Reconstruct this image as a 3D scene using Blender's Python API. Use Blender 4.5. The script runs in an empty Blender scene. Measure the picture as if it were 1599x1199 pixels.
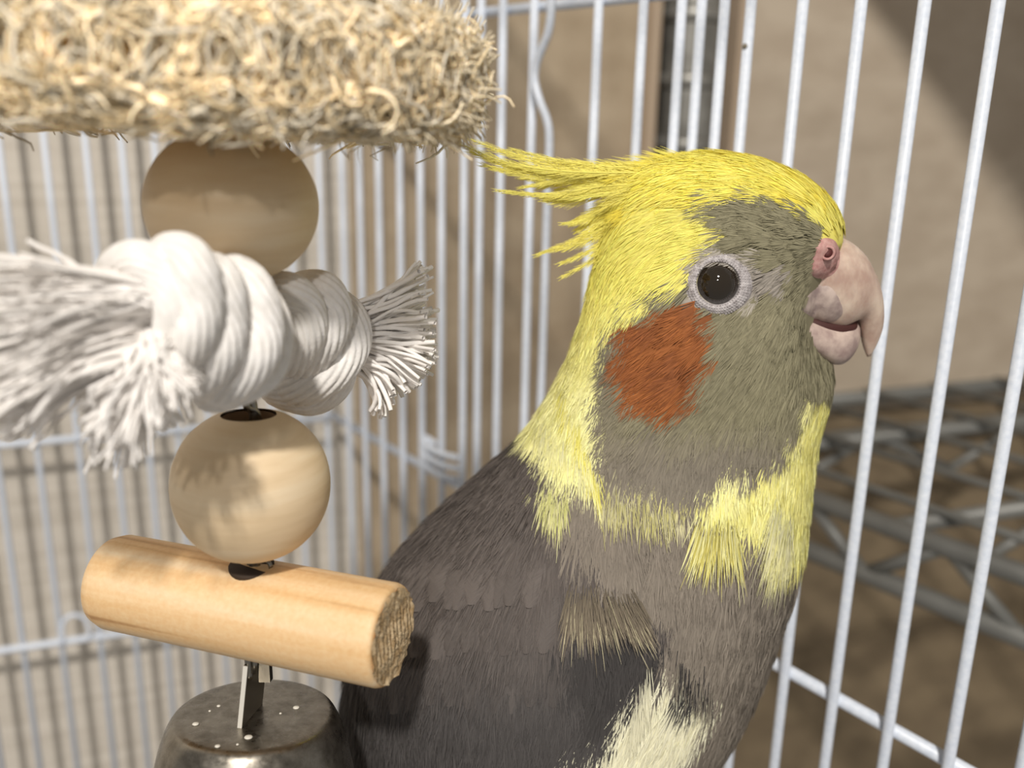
import bpy, math, random
import numpy as np
from mathutils import Vector, Matrix
from mathutils.bvhtree import BVHTree
rng = np.random.default_rng(7)
random.seed(7)
S = 0.01                                   # everything below is laid out in centimetres
scene = bpy.context.scene
C = scene.collection

# ------------------------------------------------------------------ camera
F = 1500.0                                 # focal length in pixels of a 1599 x 1199 frame
TH, RO = math.radians(16.3), math.radians(-1.2)
fwd = np.array([0, math.cos(TH), -math.sin(TH)])
r0 = np.array([1.0, 0, 0]); d0 = np.array([0, -math.sin(TH), -math.cos(TH)])
rgt = r0 * math.cos(RO) + d0 * math.sin(RO)
dwn = -r0 * math.sin(RO) + d0 * math.cos(RO)
cam_data = bpy.data.cameras.new('camera'); cam = bpy.data.objects.new('camera', cam_data); C.objects.link(cam)
cam_data.sensor_width = 36.0; cam_data.lens = F / 1599 * 36.0
cam_data.clip_start = 0.005; cam_data.clip_end = 20
M3 = Matrix((rgt, -dwn, -fwd)).transposed()
cam.matrix_world = M3.to_4x4()
cam_data.dof.use_dof = True
cam_data.dof.focus_distance = 0.138
cam_data.dof.aperture_fstop = 15.5
scene.camera = cam

# ------------------------------------------------------------------ light
scene.view_settings.view_transform = 'Standard'
scene.view_settings.look = 'None'
scene.view_settings.gamma = 1.0
scene.view_settings.use_curve_mapping = False
scene.view_settings.exposure = 0.0
world = bpy.data.worlds.new('room_light'); scene.world = world; world.use_nodes = True
bg = world.node_tree.nodes['Background']
bg.inputs[0].default_value = (1.0, 0.95, 0.88, 1); bg.inputs[1].default_value = 0.26

def lamp(name, u, v, dist, size, power, col):
    """room lamp whose light travels along the direction (u right, v down, 1 ahead) of the photographer"""
    d = fwd + u * rgt + v * dwn; d = d / np.linalg.norm(d)
    ld = bpy.data.lights.new(name, 'AREA'); ld.shape = 'DISK'; ld.size = size; ld.energy = power; ld.color = col
    o = bpy.data.objects.new(name, ld); C.objects.link(o)
    tgt = fwd * 0.16
    o.location = Vector(tgt - d * dist)
    o.rotation_euler = Vector(d).to_track_quat('-Z', 'Y').to_euler()
lamp('ceiling_lamp', 0.03, 0.52, 1.6, 0.10, 22.0, (1.0, 0.95, 0.88))
lamp('ceiling_lamp', 0.10, 0.18, 1.7, 0.07, 4.6, (1.0, 0.96, 0.92))

# ------------------------------------------------------------------ placing
def ray(px, py):
    return fwd + (px - 800) / F * rgt + (py - 600) / F * dwn
def V(px, py, d):                          # point on an upright plane d cm ahead
    r = ray(px, py); return r * (d / r[1])
def depth_at(py, d): return float(np.dot(V(800, py, d), fwd))
def on_plane(px, py, p0, n):
    r = ray(px, py); return r * (np.dot(p0, n) / np.dot(r, n))

# ------------------------------------------------------------------ builders
def srgb(r, g, b):
    def f(c):
        c /= 255.0
        return c / 12.92 if c <= 0.04045 else ((c + 0.055) / 1.055) ** 2.4
    return np.array([f(r), f(g), f(b)])
def tag(o, label=None, cat=None, group=None, kind=None):
    for k, v in (('label', label), ('category', cat), ('group', group), ('kind', kind)):
        if v: o[k] = v
    return o
ORG = {}
def empty(name, p):
    o = bpy.data.objects.new(name, None); C.objects.link(o); o.empty_display_size = 0.01
    o.location = Vector(np.asarray(p) * S); ORG[o.name] = np.asarray(p, float); return o
def org(parent): return ORG.get(parent.name, np.zeros(3)) if parent else np.zeros(3)
def np_mesh(name, v, f, cols=None, smooth=True, uv=None):
    v = np.asarray(v, np.float32)
    me = bpy.data.meshes.new(name)
    if isinstance(f, np.ndarray):
        me.vertices.add(len(v)); me.vertices.foreach_set('co', v.ravel())
        k = f.shape[1]
        me.loops.add(f.size); me.loops.foreach_set('vertex_index', f.astype(np.int32).ravel())
        me.polygons.add(len(f)); me.polygons.foreach_set('loop_start', np.arange(0, f.size, k, dtype=np.int32))
        me.update(calc_edges=True); me.validate()
    else:
        me.from_pydata([tuple(map(float, p)) for p in v], [], f)
    if smooth: me.polygons.foreach_set('use_smooth', np.ones(len(me.polygons), bool))
    if cols is not None:
        a = me.color_attributes.new('Col', 'FLOAT_COLOR', 'POINT')
        c4 = np.ones((len(v), 4), np.float32); c4[:, :3] = cols
        a.data.foreach_set('color', c4.ravel())
    if uv is not None:
        l = me.uv_layers.new(name='UVMap')
        idx = np.empty(len(me.loops), np.int32); me.loops.foreach_get('vertex_index', idx)
        l.data.foreach_set('uv', np.asarray(uv, np.float32)[idx].ravel())
    return me
def obj(name, v, f, m, parent=None, cols=None, smooth=True, uv=None):
    """v in cm, world space"""
    o0 = org(parent)
    me = np_mesh(name, (np.asarray(v, float) - o0) * S, f, cols, smooth, uv)
    o = bpy.data.objects.new(name, me); C.objects.link(o)
    if m: me.materials.append(m)
    if parent: o.parent = parent; ORG[o.name] = o0
    else: ORG[o.name] = np.zeros(3)
    return o
def nrm(a): return a / (np.linalg.norm(a, axis=-1, keepdims=True) + 1e-12)
def tubes(paths, rad, sides=5, cap=True):
    """paths (n,k,3), rad (n,k) -> verts, faces (python list when capped single, else quads)"""
    paths = np.asarray(paths, float); n, k, _ = paths.shape
    rad = np.broadcast_to(np.asarray(rad, float), (n, k))
    t = nrm(np.gradient(paths, axis=1))
    ref = np.where(np.abs(t[:, :1, 2:3]) > 0.8, np.array([[[1.0, 0.1, 0]]]), np.array([[[0.05, 0.1, 1.0]]]))
    ref = np.broadcast_to(ref, t.shape)
    a = nrm(np.cross(t, ref)); b = np.cross(t, a)
    ang = np.arange(sides) / sides * 2 * math.pi
    v = paths[:, :, None, :] + rad[:, :, None, None] * (np.cos(ang)[None, None, :, None] * a[:, :, None, :] + np.sin(ang)[None, None, :, None] * b[:, :, None, :])
    base = (np.arange(n)[:, None, None] * k + np.arange(k - 1)[None, :, None]) * sides
    s = np.arange(sides)[None, None, :]; s2 = (s + 1) % sides
    q = np.stack(np.broadcast_arrays(base + s, base + s2, base + sides + s2, base + sides + s), -1).reshape(-1, 4)
    return v.reshape(-1, 3), q
def bez(p, n):
    """Catmull-Rom through points"""
    p = np.asarray(p, float); q = np.vstack([2 * p[0] - p[1], p, 2 * p[-1] - p[-2]])
    out = []
    m = len(p) - 1
    for t in np.linspace(0, m - 1e-9, n):
        i = int(t); u = t - i
        a, b, c, d = q[i], q[i + 1], q[i + 2], q[i + 3]
        out.append(0.5 * (2 * b + (c - a) * u + (2 * a - 5 * b + 4 * c - d) * u * u + (3 * b - a - 3 * c + d) * u ** 3))
    return np.array(out)
def capped(v, q, k, sides):
    f = [tuple(int(i) for i in r) for r in q]
    f.append(tuple(range(sides - 1, -1, -1))); f.append(tuple(range((k - 1) * sides, k * sides)))
    return v, f
def rod(p, q, r, sides=12):
    v, f = tubes(np.array([[p, q]], float), r, sides); return capped(v, f, 2, sides)
def wire(points, r, n=24, sides=8):
    p = bez(points, n); v, f = tubes(p[None], r, sides); return capped(v, f, n, sides)
def join(*parts):
    vs, fs, o = [], [], 0
    for v, f in parts:
        vs.append(np.asarray(v)); fs += [tuple(int(i) + o for i in r) for r in f]; o += len(v)
    return np.vstack(vs), fs
def lathe(prof, centre, axis, n=64, closed=False):
    """prof rows (radius, height along axis)"""
    axis = nrm(np.asarray(axis, float)); a = nrm(np.cross(axis, [0.3, 1, 0.2])); b = np.cross(axis, a)
    prof = np.asarray(prof, float); k = len(prof); ang = np.arange(n) / n * 2 * math.pi
    v = centre + prof[:, None, :1] * (np.cos(ang)[None, :, None] * a + np.sin(ang)[None, :, None] * b) + prof[:, None, 1:] * axis
    f = []
    for i in range(k if closed else k - 1):
        j = (i + 1) % k
        for s in range(n): f.append((i * n + s, i * n + (s + 1) % n, j * n + (s + 1) % n, j * n + s))
    if not closed:
        f.append(tuple(range(n - 1, -1, -1))); f.append(tuple(range((k - 1) * n, k * n)))
    return v.reshape(-1, 3), f
def box(c, ax, ay, az):
    c, ax, ay, az = map(lambda q: np.asarray(q, float), (c, ax, ay, az))
    v = [c + i * ax + j * ay + k * az for k in (-1, 1) for j in (-1, 1) for i in (-1, 1)]
    return np.array(v), [(0, 2, 3, 1), (4, 5, 7, 6), (0, 1, 5, 4), (2, 6, 7, 3), (0, 4, 6, 2), (1, 3, 7, 5)]
def loft(rings, n):
    v = np.vstack(rings); k = len(rings); f = []
    for i in range(k - 1):
        for s in range(n): f.append((i * n + s, i * n + (s + 1) % n, (i + 1) * n + (s + 1) % n, (i + 1) * n + s))
    f.append(tuple(range(n - 1, -1, -1))); f.append(tuple(range((k - 1) * n, k * n)))
    return v, f

# ------------------------------------------------------------------ materials
def mat(name, col, rough=0.6, metal=0.0, spec=0.5, build=None, **kw):
    m = bpy.data.materials.new(name); m.use_nodes = True; nt = m.node_tree; b = nt.nodes['Principled BSDF']
    b.inputs['Base Color'].default_value = (*col, 1); b.inputs['Roughness'].default_value = rough
    b.inputs['Metallic'].default_value = metal; b.inputs['Specular IOR Level'].default_value = spec
    for k, v in kw.items(): b.inputs[k.replace('_', ' ')].default_value = v
    if build: build(nt, b)
    return m
def noise(nt, scale, detail=4, rough=0.5, stretch=None, coord='Object', dist=0.0):
    tc = nt.nodes.new('ShaderNodeTexCoord'); mp = nt.nodes.new('ShaderNodeMapping')
    nt.links.new(tc.outputs[coord], mp.inputs[0])
    if stretch is not None: mp.inputs['Scale'].default_value = stretch
    n = nt.nodes.new('ShaderNodeTexNoise'); n.inputs['Scale'].default_value = scale; n.inputs['Detail'].default_value = detail
    n.inputs['Roughness'].default_value = rough; n.inputs['Distortion'].default_value = dist
    nt.links.new(mp.outputs[0], n.inputs['Vector']); return n
def ramp(nt, src, stops):
    r = nt.nodes.new('ShaderNodeValToRGB'); e = r.color_ramp.elements
    while len(e) < len(stops): e.new(0.5)
    for i, (p, c) in enumerate(stops): e[i].position = p; e[i].color = (*c, 1)
    nt.links.new(src, r.inputs[0]); return r
def bump(nt, b, src, strength, dist):
    n = nt.nodes.new('ShaderNodeBump'); n.inputs['Strength'].default_value = strength; n.inputs['Distance'].default_value = dist
    nt.links.new(src, n.inputs['Height']); nt.links.new(n.outputs[0], b.inputs['Normal'])
def two(c1, c2, scale, stretch=None, bmp=0.0, bd=0.0003, lo=0.35, hi=0.65, detail=4):
    def build(nt, b):
        n = noise(nt, scale, detail, 0.55, stretch); r = ramp(nt, n.outputs[0], [(lo, c1), (hi, c2)])
        nt.links.new(r.outputs[0], b.inputs['Base Color'])
        if bmp: bump(nt, b, n.outputs[0], bmp, bd)
    return build
def colattr(thin=0.0):
    def build(nt, b):
        a = nt.nodes.new('ShaderNodeVertexColor'); a.layer_name = 'Col'
        nt.links.new(a.outputs[0], b.inputs['Base Color'])
        if thin:                                  # thin fibres let some light through
            t = nt.nodes.new('ShaderNodeBsdfTranslucent'); nt.links.new(a.outputs[0], t.inputs[0])
            mx = nt.nodes.new('ShaderNodeMixShader'); mx.inputs[0].default_value = thin
            nt.links.new(b.outputs[0], mx.inputs[1]); nt.links.new(t.outputs[0], mx.inputs[2])
            nt.links.new(mx.outputs[0], nt.nodes['Material Output'].inputs['Surface'])
    return build
M = {}
M['white_wire'] = mat('white_coated_wire', srgb(222, 228, 236), 0.35, spec=0.4, build=two(srgb(210, 218, 231), srgb(225, 231, 241), 900))
M['wall'] = mat('beige_wall_paper', srgb(196, 182, 160), 0.85, spec=0.2,
                build=two(srgb(196, 187, 174), srgb(217, 209, 197), 60, (0.35, 0.35, 5.0), 0.4, 0.0005, 0.3, 0.7, 6))
M['board'] = mat('pale_board', srgb(190, 172, 150), 0.75, spec=0.25, build=two(srgb(180, 165, 146), srgb(193, 179, 160), 40, (1, 1, 2)))
M['board2'] = mat('beige_board', srgb(176, 158, 134), 0.8, spec=0.2, build=two(srgb(166, 148, 124), srgb(184, 167, 143), 30, (1, 1, 1.5)))
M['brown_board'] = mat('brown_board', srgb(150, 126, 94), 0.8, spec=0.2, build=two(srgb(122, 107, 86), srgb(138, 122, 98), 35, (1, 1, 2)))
M['board_edge'] = mat('board_edge', srgb(180, 160, 138), 0.8)
M['dark'] = mat('dark_gap', srgb(128, 120, 104), 0.9)
M['chrome'] = mat('dull_chrome', srgb(150, 148, 142), 0.45, 0.55, build=two(srgb(130, 128, 122), srgb(168, 166, 160), 120))
M['shelf_wire'] = mat('grey_shelf_wire', srgb(124, 124, 120), 0.5, 0.3)
M['olive_box'] = mat('olive_card', srgb(112, 92, 58), 0.8)
M['loofah'] = mat('loofah_core', srgb(205, 168, 112), 0.8, spec=0.2, build=two(srgb(228, 192, 138), srgb(246, 220, 174), 500, None, 0.6, 0.0008))
M['fibre'] = mat('loofah_fibre', srgb(236, 210, 165), 0.6, spec=0.3, build=colattr(), Subsurface_Weight=0.0)
def wood_build(c1, c2, c3, stretch, scale):
    def build(nt, b):
        n = noise(nt, scale, 5, 0.6, stretch, dist=0.3); r = ramp(nt, n.outputs[0], [(0.28, c1), (0.5, c2), (0.72, c3)])
        nt.links.new(r.outputs[0], b.inputs['Base Color']); bump(nt, b, n.outputs[0], 0.12, 0.0002)
    return build
M['bead'] = mat('pale_bead_wood', srgb(224, 198, 160), 0.5, spec=0.35, build=wood_build(srgb(220, 194, 156), srgb(230, 206, 170), srgb(236, 216, 184), (0.25, 0.25, 2.2), 240))
M['bead_hole'] = mat('bead_hole', srgb(120, 92, 62), 0.8)
M['rope'] = mat('white_cotton', srgb(240, 234, 228), 0.9, spec=0.1, build=two(srgb(240, 236, 231), srgb(250, 247, 244), 700, None, 0.35, 0.0003))
M['yarn'] = mat('white_yarn', srgb(250, 246, 242), 0.9, spec=0.1)
M['plate_edge'] = mat('painted_edge_glint', srgb(230, 226, 216), 0.45, 0.3)  # pale strip: light caught on the hanger plate's edge, put into the colour
M['steel'] = mat('steel_wire', srgb(150, 146, 138), 0.3, 1.0)
M['bell'] = mat('tarnished_bell_metal', srgb(120, 114, 104), 0.3, 1.0, build=lambda nt, b: (
    nt.links.new(ramp(nt, noise(nt, 350, 6, 0.65).outputs[0], [(0.3, srgb(116, 110, 100)), (0.6, srgb(158, 152, 142))]).outputs[0], b.inputs['Base Color']),
    nt.links.new(ramp(nt, noise(nt, 900, 4).outputs[0], [(0.3, (0.22,) * 3), (0.7, (0.42,) * 3)]).outputs[0], b.inputs['Roughness'])))
M['speck'] = mat('pale_speck', srgb(225, 220, 208), 0.6)
M['plume'] = mat('plumage', (0.5, 0.5, 0.5), 0.75, spec=0.15, build=colattr(0.06))
M['skin'] = mat('bird_skin', (0.2, 0.2, 0.2), 0.85, spec=0.1, build=colattr())
M['beak'] = mat('pink_beak', srgb(205, 180, 162), 0.42, spec=0.4, build=two(srgb(180, 152, 138), srgb(216, 196, 178), 330, (1, 1, 0.6), 0.4, 0.0003), Subsurface_Weight=0.15, Subsurface_Radius=(0.002, 0.001, 0.0006), Subsurface_Scale=1.0)
M['beak_low'] = mat('greyish_beak', srgb(186, 164, 154), 0.45, spec=0.4, build=two(srgb(160, 138, 132), srgb(204, 184, 172), 380, None, 0.25, 0.0003))
M['beak_plate'] = mat('grey_beak_side', srgb(170, 152, 146), 0.5, spec=0.35, build=two(srgb(146, 128, 124), srgb(196, 178, 168), 420, None, 0.35, 0.0003))
M['mouth'] = mat('dark_red_mouth', srgb(70, 36, 32), 0.6)
M['cere'] = mat('pink_cere', srgb(198, 150, 145), 0.55, spec=0.3, build=two(srgb(180, 128, 124), srgb(208, 166, 158), 900, None, 0.4, 0.0003))
M['nostril'] = mat('dark_nostril', srgb(84, 38, 36), 0.7)
M['eye'] = mat('dark_eye', srgb(34, 25, 12), 0.04, spec=0.5, Coat_Weight=1.0, Coat_Roughness=0.01)
M['eye_ring'] = mat('lilac_eye_skin', srgb(176, 168, 170), 0.6, build=two(srgb(150, 143, 143), srgb(200, 194, 194), 1500))
M['perch'] = mat('perch_wood', srgb(190, 150, 105), 0.7, build=wood_build(srgb(170, 128, 84), srgb(195, 155, 110), srgb(210, 172, 128), (1, 1, 0.2), 200))
M['claw'] = mat('bird_foot', srgb(150, 128, 120), 0.6)
M['feather'] = mat('wing_feather', (0.1, 0.1, 0.1), 0.7, spec=0.2)
def feather_build(nt, b):
    a = nt.nodes.new('ShaderNodeVertexColor'); a.layer_name = 'Col'
    uvn = nt.nodes.new('ShaderNodeUVMap'); uvn.uv_map = 'UVMap'
    n = nt.nodes.new('ShaderNodeTexNoise'); n.inputs['Scale'].default_value = 1.0; n.inputs['Detail'].default_value = 3
    mp = nt.nodes.new('ShaderNodeMapping'); mp.inputs['Scale'].default_value = (2.0, 70, 1)
    nt.links.new(uvn.outputs[0], mp.inputs[0]); nt.links.new(mp.outputs[0], n.inputs['Vector'])
    mx = nt.nodes.new('ShaderNodeMix'); mx.data_type = 'RGBA'; mx.blend_type = 'MULTIPLY'; mx.inputs[0].default_value = 0.6
    r = ramp(nt, n.outputs[0], [(0.3, (0.7, 0.7, 0.7)), (0.7, (1.25, 1.25, 1.25))])
    nt.links.new(a.outputs[0], mx.inputs[6]); nt.links.new(r.outputs[0], mx.inputs[7])
    nt.links.new(mx.outputs[2], b.inputs['Base Color']); bump(nt, b, n.outputs[0], 0.35, 0.0003)
feather_build(M['feather'].node_tree, M['feather'].node_tree.nodes['Principled BSDF'])

# ------------------------------------------------------------------ geometry of cage and room
vpR = nrm(ray(-390, 154)); uR = nrm(np.array([vpR[0], vpR[1], 0]))        # right cage side, running away from the camera
pB1 = ray(1560, 0) * 14.5
nR = np.array([uR[1], -uR[0], 0])
corner = on_plane(512, 650, pB1, nR)
zb = corner[2]
rl = ray(0, 692); left_pt = rl * (zb / rl[2])
uL = nrm(np.array([left_pt[0] - corner[0], left_pt[1] - corner[1], 0]))   # back cage side, running left towards the camera
nL = np.array([uL[1], -uL[0], 0])
if np.dot(nL, corner) < 0: nL = -nL                                       # points away from the camera
Z_TOP, Z_BOT = 11.0, -32.0
WALL_GAP = 1.6
wall_p = corner + nL * WALL_GAP
def wall_pt(px, py): return on_plane(px, py, wall_p, nL)
print('corner', corner, 'left', left_pt, 'angle', math.degrees(math.acos(np.dot(uL, -uR))))

# back wall: pale papered panel left of the post, board right of it
def slab(name, pa, pb, z0, z1, thick, m):
    d = pb - pa; d[2] = 0; c = (pa + pb) / 2; c[2] = (z0 + z1) / 2; h = np.linalg.norm(d) / 2; u = d / (2 * h)
    v, f = box(c + nL * thick / 2, u * h, nL * thick / 2, np.array([0, 0, (z1 - z0) / 2]))
    return obj(name, v, f, m, smooth=False)
eL = wall_pt(1004, 200); eR = wall_pt(1152, 200)
eM = wall_pt(545, 300)
a = slab('wall_left', eM + uL * 80, eM.copy(), -60, 60, 1.6, M['wall']); tag(a, kind='structure')
a = slab('wall_back', eM + nL * 0.15, eL + nL * 0.15, -60, 60, 1.45, M['board2']); tag(a, kind='structure')
zs = wall_pt(1290, 616)[2]
b_ = slab('wall_right', eR.copy(), eR - uL * 110, zs - 1.0, 60, 1.6, M['board']); tag(b_, kind='structure')
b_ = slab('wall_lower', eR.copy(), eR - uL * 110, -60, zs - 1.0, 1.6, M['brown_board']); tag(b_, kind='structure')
g = slab('wall_gap', eL + uL * 3 + nL * 2.6, eR - uL * 3 + nL * 2.6, -60, 60, 0.5, M['dark']); tag(g, kind='structure')
for i, (p, s) in enumerate(((eL, 1), (eR, -1))):
    v, f = box(p + nL * 0.6 - uL * s * 0.22, uL * 0.22, nL * 0.85, np.array([0, 0, 60])); 
    tag(obj('trim_%d' % (i + 1), v, f, M['board_edge'], smooth=False), kind='structure')

# chrome shelving post in the gap
pp = wall_pt(1088, 200) + nL * 0.9; pp[2] = -55
post = empty('shelving_post', pp)
tag(post, 'dull chrome ribbed shelving post standing in the dark gap between two boards', 'post')
v, f = lathe([(0, 0), (1.15, 0), (1.15, 110), (0, 110)], pp, (0, 0, 1), 32); obj('tube', v, f, M['chrome'], post)
for k in range(44):
    v, f = lathe([(1.15, -0.32), (1.27, -0.2), (1.3, 0), (1.27, 0.2), (1.15, 0.32)], pp + np.array([0, 0, 1 + 2.5 * k]), (0, 0, 1), 32, True)
    obj('collar_ring', v, f, M['chrome'], post)

# ------------------------------------------------------------------ wire shelf right of the cage
ps = wall_pt(1290, 616); zs = ps[2]
def on_z(px, py, z): r = ray(px, py); return r * (z / r[2])
r1 = on_z(1250, 772, zs); ra = on_z(1599, 898, zs)
ux = nrm(ra - r1)                                     # left rim runs towards the camera
far0 = r1 - ux * (np.dot(r1 - wall_p, nL) / np.dot(ux, nL) if abs(np.dot(ux, nL)) > 1e-6 else 0) 
far0 = far0 + ux * 0.9
uy = -uL                                              # along the wall, to the right
shelf = empty('wire_shelf', far0 - np.array([0, 0, 3.0]))
tag(shelf, 'grey steel wire shelf with zigzag truss rim outside the cage', 'shelf')
LEN, WID = 30.0, 42.0
def part(name, vf, m, parent, **k): return obj(name, vf[0], vf[1], m, parent, **k)
drop = np.array([0, 0, -1.9])
for off in (np.zeros(3), uy * WID):
    part('rim_rod', rod(far0 + off, far0 + off + ux * LEN, 0.33), M['shelf_wire'], shelf)
    part('rim_rod', rod(far0 + off + drop, far0 + off + drop + ux * LEN, 0.33), M['shelf_wire'], shelf)
    zz = []
    n = 12
    for i in range(n):
        pa = far0 + off + ux * LEN * i / n + (drop if i % 2 else 0 * drop); pb = far0 + off + ux * LEN * (i + 1) / n + (0 * drop if i % 2 else drop)
        part('truss_rod', rod(pa, pb, 0.22, 8), M['shelf_wire'], shelf)
for t in (0.0, LEN):
    part('rim_rod', rod(far0 + ux * t, far0 + ux * t + uy * WID, 0.33), M['shelf_wire'], shelf)
    part('rim_rod', rod(far0 + ux * t + drop, far0 + ux * t + drop + uy * WID, 0.33), M['shelf_wire'], shelf)
for i in range(11):
    t = WID * (i + 0.5) / 11
    part('shelf_rod', rod(far0 + uy * t + np.array([0, 0, .3]), far0 + uy * t + ux * LEN + np.array([0, 0, .3]), 0.15, 8), M['shelf_wire'], shelf)
for t in (5.0, 13.0, 21.0):
    part('cross_rod', rod(far0 + ux * t - np.array([0, 0, .1]), far0 + ux * t + uy * WID - np.array([0, 0, .1]), 0.3, 8), M['shelf_wire'], shelf)
    for i in range(10):
        pa = far0 + ux * t + uy * WID * i / 10 + (drop if i % 2 else 0 * drop); pb = far0 + ux * t + uy * WID * (i + 1) / 10 + (0 * drop if i % 2 else drop)
        part('truss_rod', rod(pa, pb, 0.2, 8), M['shelf_wire'], shelf)
# unseen board added above the frame to shade the right wall
ub = np.array([11.5, 30.0, 14.8]) - ux * 12
v, f = box(ub + uy * 20 + ux * 27, uy * 20, ux * 27, np.array([0, 0, 0.6]))
o = obj('shadow_board', v, f, M['board'], smooth=False)
tag(o, 'flat unseen board added above the wire shelf to shade the wall', 'shelf')

# ------------------------------------------------------------------ cage
cage = empty('bird_cage', np.array([corner[0], corner[1], Z_BOT]))
tag(cage, 'white coated wire bird cage surrounding the cockatiel and its hanging toy', 'cage')
WR = 0.105
_v, _q = tubes(np.array([[[0, 0, Z_BOT], [0, 0, Z_TOP]]], float), WR, 12)
_v, _f = capped(_v, _q, 2, 12)
bar_me = np_mesh('bar', _v * S, _f); bar_me.materials.append(M['white_wire'])
def bar(p):
    o = bpy.data.objects.new('bar', bar_me); C.objects.link(o); o.parent = cage
    o.location = Vector((np.array([p[0], p[1], 0]) - org(cage)) * S)
right_px = [(1560, 0), (1445, 0), (1346, 0), (1255, 0), (1174, 0), (1133, 0), (1097, 0), (1066, 0), (1006, 0), (936, 0), (835, 22), (785, 100),
            (746, 620), (723, 620), (690, 620), (657, 300), (625, 300), (592, 300), (562, 300), (535, 300)]
for px, py in right_px: bar(on_plane(px, py, pB1, nR))
p1 = on_plane(1560, 0, pB1, nR)
for k in range(1, 7): bar(p1 - uR * 1.19 * k)
left_px = [(2, 250), (70, 225), (134, 225), (190, 225), (306, 1013), (352, 1013), (400, 1013), (444, 1013), (484, 1013)]
pl = [on_plane(px, py, corner, nL) for px, py in left_px]
for p in pl: bar(p)
for k in range(1, 9): bar(pl[0] + uL * 1.25 * k)
bar(corner)
RIN = -nR if np.dot(-nR, -corner) < 0 else nR
RIN = nR if np.dot(nR, corner) < 0 else -nR           # towards the inside of the cage
RIN = np.array([-abs(nR[0]), -abs(nR[1]), 0]); RIN = RIN * 1.0
def rail(name, p, q, r=0.13): part(name, rod(p, q, r), M['white_wire'], cage)
near = p1 - uR * 8.5
def rz(p, z): return np.array([p[0], p[1], z])
outR = -RIN
ztop_r = on_plane(697, 24, pB1, nR)[2]
for z in (zb, ztop_r, Z_TOP, Z_BOT):
    rail('rail', rz(corner, z) + outR * 0.2, rz(near, z) + outR * 0.2)
farl = pl[0] + uL * 11
zl2 = on_plane(0, 1012, corner, nL)[2]
for z in (zb, zl2, Z_TOP, Z_BOT):
    rail('rail', rz(corner, z) - nL * 0.2, rz(farl, z) - nL * 0.2)
# hooked door wire on the right side, its clip, and the loop on the back side
hk = [on_plane(px, py, pB1, nR) + RIN * 0.25 for px, py in ((874, -20), (874, 20), (870, 50), (862, 72), (851, 100), (848, 125), (855, 155), (868, 190), (871, 225), (868, 300), (857, 620), (850, 760))]
part('hooked_wire', wire(hk, 0.1, 60), M['white_wire'], cage)
for dz in (0.0, 0.35, 0.7):
    c = on_plane(693, 735, pB1, nR) + RIN * 0.05 + np.array([0, 0, dz])
    part('clip_ring', wire([c - uR * 0.9, c - uR * 0.3 + RIN * 0.22, c + uR * 0.5 + RIN * 0.22, c + uR * 1.0 + np.array([0, 0, .1]), c + uR * 0.5 - RIN * 0.1], 0.1, 24), M['white_wire'], cage)
lc = [on_plane(px, py, corner, nL) - nL * 0.3 for px, py in ((100, 1000), (100, 968), (112, 955), (132, 958), (140, 975), (142, 992))]
part('door_loop', wire(lc, 0.08, 24), M['white_wire'], cage)
# chip in the white coating
c = on_plane(1169, 73, pB1, nR) + RIN * 0.09
v, f = lathe([(0, -0.02), (0.05, -0.01), (0.055, 0.02), (0.02, 0.05)], c, RIN, 10); part('coating_chip', (v, f), M['dark'], cage)

# ------------------------------------------------------------------ hanging toy
TD = 11.6
axis_top = V(395, 0, TD)
toy_p = V(395, 1180, TD)
tx, ty = float(V(392, 600, TD)[0]), TD
toy = empty('hanging_toy', np.array([tx, ty, toy_p[2] - 2.5]))
tag(toy, 'hanging bird toy of loofah slice, wooden beads, cotton rope, dowel and bell', 'bird toy')
def sc(py, d=TD): return depth_at(py, d) / F          # cm per pixel

# loofah slice
LR, LH = 3.1, 0.56
lcen = V(342, 112, TD + .5)
lax = nrm(np.array([0.02, 0.03, 1.0]))
la = nrm(np.cross(lax, [0, 1, 0])); lb = np.cross(lax, la)
def lsurf(th, s, off=0.0):
    """s in -1..1 across the rounded rim, beyond that onto the flat faces"""
    ph = np.clip(s, -1, 1) * math.pi / 2
    ro = 0.55
    rr = LR - ro + ro * np.sign(np.cos(ph)) * np.abs(np.cos(ph)) ** 0.55 - np.maximum(np.abs(s) - 1, 0) * 2.2 + off * np.cos(ph)
    h = LH * np.sign(np.sin(ph)) * np.abs(np.sin(ph)) ** 0.7 + off * np.sin(ph)
    wob = 1 + 0.02 * np.sin(5 * th + 1) + 0.015 * np.sin(11 * th)
    return lcen + (rr * wob)[..., None] * (np.cos(th)[..., None] * la + np.sin(th)[..., None] * lb) + (h * (1 + .06 * np.sin(3 * th + 2)))[..., None] * lax
thg = np.linspace(0, 2 * math.pi, 220, endpoint=False); sg = np.linspace(-2.35, 2.35, 60)
tt, ss = np.meshgrid(thg, sg)
nz = 0.05 * np.sin(tt * 37 + 9 * ss) * np.sin(ss * 17 + tt * 5) + rng.normal(0, 0.02, tt.shape) - 0.055
rings = lsurf(tt, ss, nz)
v, f = loft(list(rings), 220)
loof = obj('loofah_slice', v, f, M['loofah'], toy); loof['label'] = 'pale tan fibrous loofah slice'
NF = 15000
th0 = rng.uniform(0, 2 * math.pi, NF); s0 = rng.uniform(-1.35, 1.35, NF)
K = 7
dirn = rng.uniform(0, 2 * math.pi, NF); curl = rng.normal(0, 1.3, NF); L = rng.uniform(0.25, 0.8, NF)
ths = np.zeros((NF, K)); sss = np.zeros((NF, K)); ths[:, 0] = th0; sss[:, 0] = s0
for k in range(1, K):
    aa = dirn + curl * k * 0.55
    ths[:, k] = ths[:, k - 1] + np.cos(aa) * L / (K - 1) / LR; sss[:, k] = sss[:, k - 1] + np.sin(aa) * L / (K - 1) / 1.05
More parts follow.
